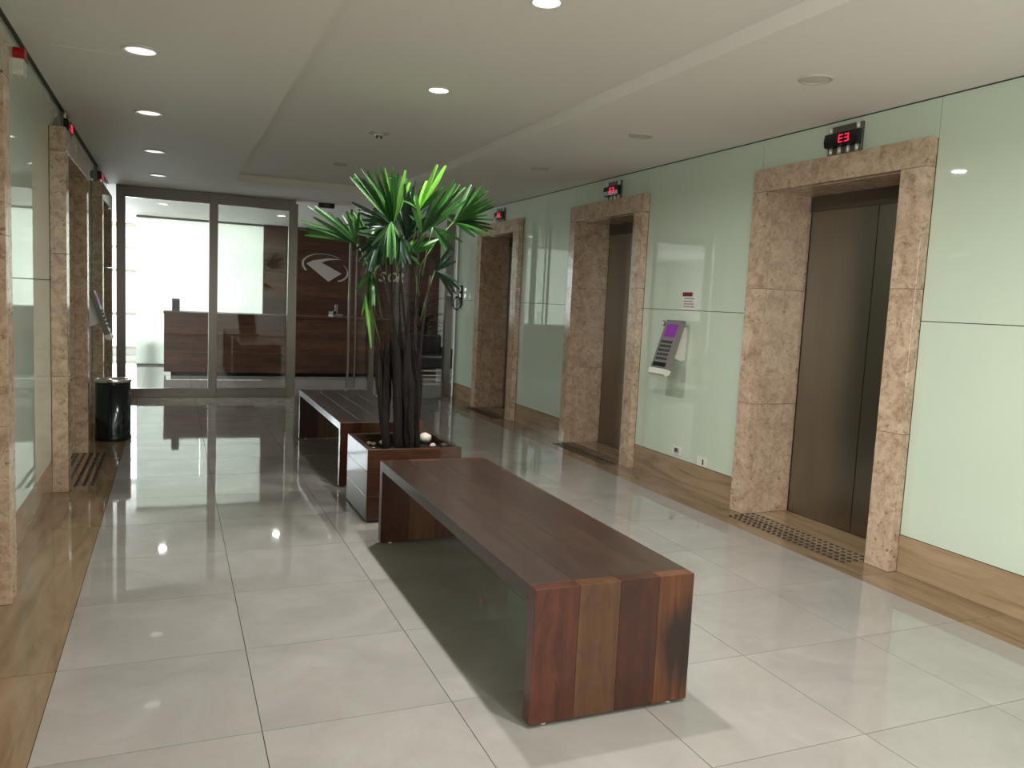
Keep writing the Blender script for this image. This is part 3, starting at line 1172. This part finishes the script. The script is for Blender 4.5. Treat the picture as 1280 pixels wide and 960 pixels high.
# ------------------------------------------------------------------ palm
PB = Vector(((PX0 + PX1) / 2, 4.82, 0.38))
palm = thing('potted_palm', 'tall green lady palm with fan leaves and fibrous dark trunks', 'plant', PB)


def trunk(pix, Ys, r0, r1):
    bm = bmesh.new()
    pts = []
    P = [at(px, py, y) - PB for (px, py), y in zip(pix, Ys)]
    P[0].z = -0.02
    for a, b in zip(P, P[1:]):
        for i in range(5):
            pts.append(a.lerp(b, i / 5))
    pts.append(P[-1])
    n = len(pts)
    rad = []
    for i in range(n):
        f = i / (n - 1)
        g = min(1.0, max(0.0, (f - 0.36) / 0.20))
        rad.append((r0 * (1 - g) + r1 * g) * random.uniform(0.78, 1.22))
        pts[i] = pts[i] + Vector((random.uniform(-1, 1), random.uniform(-1, 1), 0)) * 0.006 * (1 - f)
    tube(bm, pts, rad, 9)
    return obj('trunk', bm, M['trunk'], palm)


trunk([(483, 552), (476, 480), (470, 420), (462, 340)], [4.80, 4.80, 4.82, 4.85], 0.027, 0.0055)
trunk([(508, 553), (504, 470), (493, 400), (472, 325)], [4.93, 4.93, 4.96, 5.0], 0.022, 0.0055)
trunk([(499, 553), (497, 460), (490, 380), (490, 282)], [4.78, 4.78, 4.76, 4.74], 0.029, 0.0055)
trunk([(504, 553), (502, 460), (499, 380), (503, 300)], [4.86, 4.86, 4.88, 4.90], 0.027, 0.0055)
trunk([(511, 553), (509, 460), (512, 380), (521, 290)], [4.76, 4.75, 4.74, 4.72], 0.029, 0.0055)
trunk([(517, 553), (516, 470), (519, 400), (526, 330)], [4.88, 4.88, 4.90, 4.92], 0.026, 0.0055)
trunk([(522, 552), (521, 480), (527, 420), (538, 345)], [4.80, 4.80, 4.82, 4.84], 0.020, 0.008)
trunk([(515, 553), (514, 480), (509, 430), (500, 340)], [4.72, 4.72, 4.76, 4.82], 0.020, 0.007)
# loose fibres between the trunks
bm = bmesh.new()
for i in range(170):
    x0 = random.choice((random.uniform(478, 486), random.uniform(494, 524), random.uniform(494, 524)))
    y = random.uniform(4.76, 4.95)
    a = at(x0, random.uniform(470, 548), y) - PB
    b = at(x0 + random.uniform(-6, 6), random.uniform(412, 480), y + random.uniform(-0.03, 0.03)) - PB
    tube(bm, [a, (a + b) / 2 + Vector((random.uniform(-.01, .01), 0, 0)), b], [0.006, 0.005, 0.0015], 4, False)
o = obj('trunk_fibre', bm, M['trunk'], palm)
o['kind'] = 'stuff'


def frond(base_px, Yb, hub_px, Yh, tips, mat='leaf', dY=0.0, width=0.036, tilt=(0.0, -1.0, 0.35), droop=0.012):
    """petiole from base to hub, blades from the hub to the tips; tip depth swings round dY so that the fan is not flat"""
    a, b = at(*base_px, Yb) - PB, at(*hub_px, Yh) - PB
    bm = bmesh.new()
    mid = (a + b) / 2 + Vector((0, 0, 0.03))
    tube(bm, [a, (a + mid) / 2, mid, (mid + b) / 2, b], [0.006, 0.0055, 0.005, 0.0045, 0.0055], 7)
    pt = obj('frond', bm, M['petiole'], palm)
    n = len(tips)
    full = []
    for i, tp in enumerate(tips):
        full.append(tp)
        if i + 1 < n:
            q = tips[i + 1]
            if math.hypot(tp[0] - q[0], tp[1] - q[1]) < 26:
                f = random.uniform(0.84, 0.97)
                mx_, my_ = (tp[0] + q[0]) / 2, (tp[1] + q[1]) / 2
                full.append((hub_px[0] + (mx_ - hub_px[0]) * f, hub_px[1] + (my_ - hub_px[1]) * f))
    n = len(full)
    for i, tp in enumerate(full):
        mt = tp[2] if len(tp) == 3 else mat
        yy = Yh + dY + 0.10 * math.cos(math.pi * (i / max(1, n - 1) - 0.5) * 2) * (1 if dY >= 0 else -1) + random.uniform(-0.04, 0.04)
        c = at(tp[0], tp[1], yy) - PB
        bm = bmesh.new()
        nrm = Vector(tilt) + Vector((random.uniform(-.8, .8), random.uniform(-.3, .6), random.uniform(-.5, .5)))
        blade(bm, b, c, width * random.uniform(0.62, 0.86), nrm, droop)
        obj('leaflet', bm, M[mt], pt)
    return pt


# the big upright fan in the middle
frond((490, 330), 4.74, (491, 281), 4.74, [(438, 217), (444, 213), (451, 207), (459, 209), (474, 202), (481, 206, 'leafb'), (491, 205), (498, 214), (507, 209, 'leafb'), (513, 225, 'leafb')], 'leaf', -0.10, 0.038)
# low blades of the same crown, pointing left and drooping
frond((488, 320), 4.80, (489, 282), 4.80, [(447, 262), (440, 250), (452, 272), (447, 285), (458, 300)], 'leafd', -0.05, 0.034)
# yellow green upright pair
frond((512, 330), 4.74, (524, 264), 4.72, [(534, 224, 'leafb'), (547, 202, 'leafb'), (557, 203, 'leafb'), (557, 230), (505, 250), (512, 238)], 'leaf', -0.08, 0.042)
# right of centre
frond((520, 340), 4.74, (527, 292), 4.70, [(541, 245), (556, 238), (568, 220), (575, 226), (582, 230), (584, 246), (520, 240, 'leafb'), (507, 262)], 'leaf', -0.10, 0.036)
# far right fan
frond((524, 335), 4.85, (567, 278), 4.90, [(589, 228), (601, 229), (610, 234), (620, 246), (617, 255), (617, 272), (616, 283), (618, 293), (594, 295), (548, 262)], 'leaf', 0.10, 0.030)
# drooping middle
frond((494, 330), 4.76, (489, 277), 4.68, [(470, 316), (480, 323), (489, 327), (499, 323), (464, 305), (505, 312)], 'leaf', -0.12, 0.036)
# left fan
frond((468, 360), 4.90, (446, 305), 4.95, [(384, 254), (393, 254), (375, 272), (374, 282), (381, 291), (421, 270), (433, 262), (450, 259), (409, 262)], 'leaf', 0.0, 0.032)
frond((470, 350), 4.95, (462, 300), 5.02, [(433, 262), (446, 259), (470, 272), (478, 285), (425, 278), (452, 330), (468, 335)], 'leaf', 0.06, 0.034)
# lower right small fans
frond((524, 370), 4.80, (511, 318), 4.72, [(548, 297), (541, 306), (533, 290), (515, 300, 'leafb'), (524, 330), (500, 300)], 'leaf', -0.08, 0.032)
frond((526, 400), 4.86, (544, 338), 4.88, [(570, 325), (562, 308), (575, 360), (566, 370), (572, 352), (549, 318)], 'leafd', 0.05, 0.032)
# low left
frond((478, 400), 4.92, (464, 340), 4.86, [(456, 378), (462, 385), (468, 380), (446, 360), (472, 368), (474, 330)], 'leaf', -0.06, 0.034)
frond((475, 430), 4.82, (456, 368), 4.78, [(459, 405), (464, 432), (452, 392), (470, 412)], 'leafb', -0.04, 0.030)
# back of the crown
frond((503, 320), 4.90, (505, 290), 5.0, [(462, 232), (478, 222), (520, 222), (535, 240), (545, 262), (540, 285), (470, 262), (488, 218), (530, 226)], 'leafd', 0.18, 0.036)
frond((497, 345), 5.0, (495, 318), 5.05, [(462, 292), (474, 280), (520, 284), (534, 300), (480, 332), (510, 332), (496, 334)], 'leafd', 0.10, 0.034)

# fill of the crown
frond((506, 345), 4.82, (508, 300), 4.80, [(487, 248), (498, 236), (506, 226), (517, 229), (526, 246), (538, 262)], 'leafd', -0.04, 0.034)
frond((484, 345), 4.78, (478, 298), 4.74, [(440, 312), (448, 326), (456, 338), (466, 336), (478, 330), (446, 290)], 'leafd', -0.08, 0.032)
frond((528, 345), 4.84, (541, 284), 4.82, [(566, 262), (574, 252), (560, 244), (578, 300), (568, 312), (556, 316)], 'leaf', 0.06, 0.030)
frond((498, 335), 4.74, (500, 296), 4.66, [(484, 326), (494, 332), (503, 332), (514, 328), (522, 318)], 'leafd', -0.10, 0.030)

# ------------------------------------------------------------------ wall intercoms


def intercom(label, loc, rotz):
    """local +x out of the wall, y across, z up from the lower lip"""
    t = thing('wall_intercom', label, 'intercom', loc, rotz, 'wall intercoms')
    hw = 0.105
    bm = bmesh.new()
    prism(bm, [(0.045, 0.40), (0.075, 0.405), (0.195, 0.05), (0.175, 0.02), (0.155, 0.03)], 'y', -hw, hw)
    obj('body', bm, M['grey'], t)
    bm = bmesh.new()
    prism(bm, [(0.0, 0.36), (0.06, 0.34), (0.12, 0.16), (0.095, 0.12), (0.03, 0.10), (0.0, 0.11)], 'y', -0.055, 0.055)
    obj('wall_bracket', bm, M['whitep'], t)
    bm = bmesh.new()
    prism(bm, [(0.155, 0.028), (0.20, 0.044), (0.215, 0.005), (0.20, -0.012), (0.165, 0.0)], 'y', -hw - 0.003, hw + 0.003)
    obj('lower_lip', bm, M['whitep'], t)
    # face frame: direction down the slope
    u = Vector((0.12, 0, -0.355)).normalized()
    nn = Vector((0.355, 0, 0.12)).normalized()
    o0 = Vector((0.075, 0, 0.405))

    def plate(name, s0, s1, y0, y1, hgt, mat, bmx=None):
        own = bmx is None
        b = bmesh.new() if own else bmx
        vs = []
        for hh in (-0.002, hgt):
            for s_, y_ in ((s0, y0), (s1, y0), (s1, y1), (s0, y1)):
                p = o0 + u * s_ + nn * hh + Vector((0, y_, 0))
                vs.append(b.verts.new(p))
        for f in ((0, 1, 2, 3), (7, 6, 5, 4), (0, 4, 5, 1), (1, 5, 6, 2), (2, 6, 7, 3), (3, 7, 4, 0)):
            b.faces.new([vs[k] for k in f])
        if own:
            return obj(name, b, mat, t)
    plate('screen', 0.035, 0.135, -0.07, 0.07, 0.003, M['purple'])
    b = bmesh.new()
    for r in range(5):
        for c in range(4):
            s0 = 0.165 + r * 0.033
            plate('', s0, s0 + 0.018, -0.072 + c * 0.038, -0.072 + c * 0.038 + 0.026, 0.006, None, b)
    k = obj('keypad_keys', b, M['darkgrey'], t)
    k['kind'] = 'stuff'
    plate('speaker_recess', 0.335, 0.368, -0.085, 0.085, 0.002, M['black'])
    return t


ic = intercom('grey wall intercom with purple screen and keypad on the green right wall', (XR, 5.09, 0.845), math.pi)
dup(ic, (XL, 7.75, 0.85), 0, 'grey intercom tilted off the left wall above the bin')

# sign above the right intercom
t = thing('wall_notice', 'small white notice with dark red heading above the right intercom', 'sign', (XR, 5.025, 1.40), math.pi)
bxo('backing_plate', (0, 0.006, -0.085, 0.085, -0.07, 0.03), M['paper'], t, 0.001)
bxo('heading_plate', (0, 0.008, -0.085, 0.03, 0.032, 0.062), M['darkred'], t, 0.001)
bm = bmesh.new()
for k in range(4):
    box(bm, 0.006, 0.0068, -0.07 + 0.004 * (k % 2), 0.068 - 0.01 * (k % 3), -0.05 + 0.02 * k, -0.04 + 0.02 * k)
obj('print_lines', bm, M['greyprint'], t)['kind'] = 'stuff'

# outlets
for k, (y, z, l) in enumerate(((5.053, 0.262, 'white wall socket with dark square hole, left of the pair above the baseboard'),
                               (4.735, 0.217, 'white wall socket with narrow dark slot, right of the pair by the elevator'))):
    t = thing('wall_outlet', l, 'outlet', (XR, y, z + 0.022 if k else z), math.pi, 'wall sockets under the intercom')
    bxo('cover_plate', (0, 0.008, -0.055, 0.055, -0.035, 0.035), M['whitep'], t, 0.002)
    if k == 0:
        bxo('socket', (0.007, 0.0095, -0.03, 0.03, -0.02, 0.02), M['greyprint'], t, 0.001)
        bxo('socket_hole', (0.0085, 0.0105, -0.018, 0.012, -0.008, 0.016), M['black'], t)
    else:
        bxo('socket', (0.007, 0.0085, -0.035, 0.042, -0.024, 0.024), M['whitep'], t, 0.001)
        bxo('socket_hole', (0.008, 0.0095, 0.012, 0.026, -0.02, 0.02), M['black'], t)

# alarm strobe on the left wall
t = thing('alarm_siren', 'red and white alarm siren high on the left wall', 'alarm', (XL, 4.52, 2.345))
t.scale = (0.8, 0.8, 0.85)
bm = bmesh.new()
prism(bm, [(-0.055, -0.06), (-0.045, -0.085), (0.045, -0.085), (0.055, -0.06), (0.055, 0.0), (-0.055, 0.0)], 'x', 0, 0.055)
obj('white_base', bm, M['whitep'], t)
bm = bmesh.new()
prism(bm, [(-0.055, 0.001), (0.055, 0.001), (0.055, 0.035), (0.035, 0.062), (-0.035, 0.062), (-0.055, 0.035)], 'x', 0, 0.06)
obj('red_lens', bm, M['red'], t)

# waste bin by the left wall
t = thing('waste_bin', 'dark steel cylinder waste bin by the left wall near the glazed front', 'bin', (-0.462, 7.55, 0))
bm = bmesh.new()
lathe(bm, [(0, 0.0), (0.135, 0.0), (0.137, 0.03), (0.137, 0.50), (0.13, 0.50), (0.128, 0.06), (0, 0.06)], 40)
obj('body', bm, M['bin'], t)
bm = bmesh.new()
lathe(bm, [(0.128, 0.495), (0.141, 0.495), (0.142, 0.512), (0.138, 0.52), (0.118, 0.52), (0.116, 0.50)], 40)
obj('rim', bm, M['chrome'], t)
bm = bmesh.new()
lathe(bm, [(0.139, 0.005), (0.1405, 0.012), (0.1405, 0.03), (0.139, 0.035)], 40)
obj('base_ring', bm, M['black'], t)

# small fittings by the far right lift and the intercom
t = thing('key_reader', 'chrome and black wall fitting with hanging loop beside the far glass post', 'wall fitting', (XR, 10.18, 1.38), math.pi)
bxo('back_plate', (0, 0.015, -0.05, 0.05, -0.12, 0.14), M['black'], t, 0.004)
for z in (0.085, 0.0):
    bxo('chrome_button', (0.015, 0.05, -0.03, 0.03, z - 0.03, z + 0.035), M['chrome'], t, 0.008)
bm = bmesh.new()
tube(bm, [(0.03 + 0.055 * math.sin(a) + 0.03, 0.0, -0.10 + 0.085 * math.cos(a)) for a in [2 * math.pi * k / 16 for k in range(17)]], 0.011, 8)
obj('cord_loop', bm, M['black'], t)
for y, z, l in ((9.62, 1.05, 'tiny round call button on the glass beside the far right elevator'), (5.345, 1.22, 'tiny round call button on the glass left of the wall intercom')):
    t = thing('call_button', l, 'button', (XR, y, z), math.pi)
    bm = bmesh.new()
    tube(bm, [(0.0, 0, 0), (0.008, 0, 0)], 0.022, 20)
    obj('bezel', bm, M['steel'], t)
    bm = bmesh.new()
    tube(bm, [(0.008, 0, 0), (0.012, 0, 0)], 0.014, 20)
    obj('push_cap', bm, M['whitep'], t)
# access hatch in the left soffit
t = thing('ceiling_hatch', 'thin outlined access hatch in the left soffit beside the first downlight', 'hatch', (-0.36, 4.83, ZC))
bxo('hatch_panel', (-0.19, 0.19, -0.25, 0.25, -0.002, 0.0), M['ceil'], t)
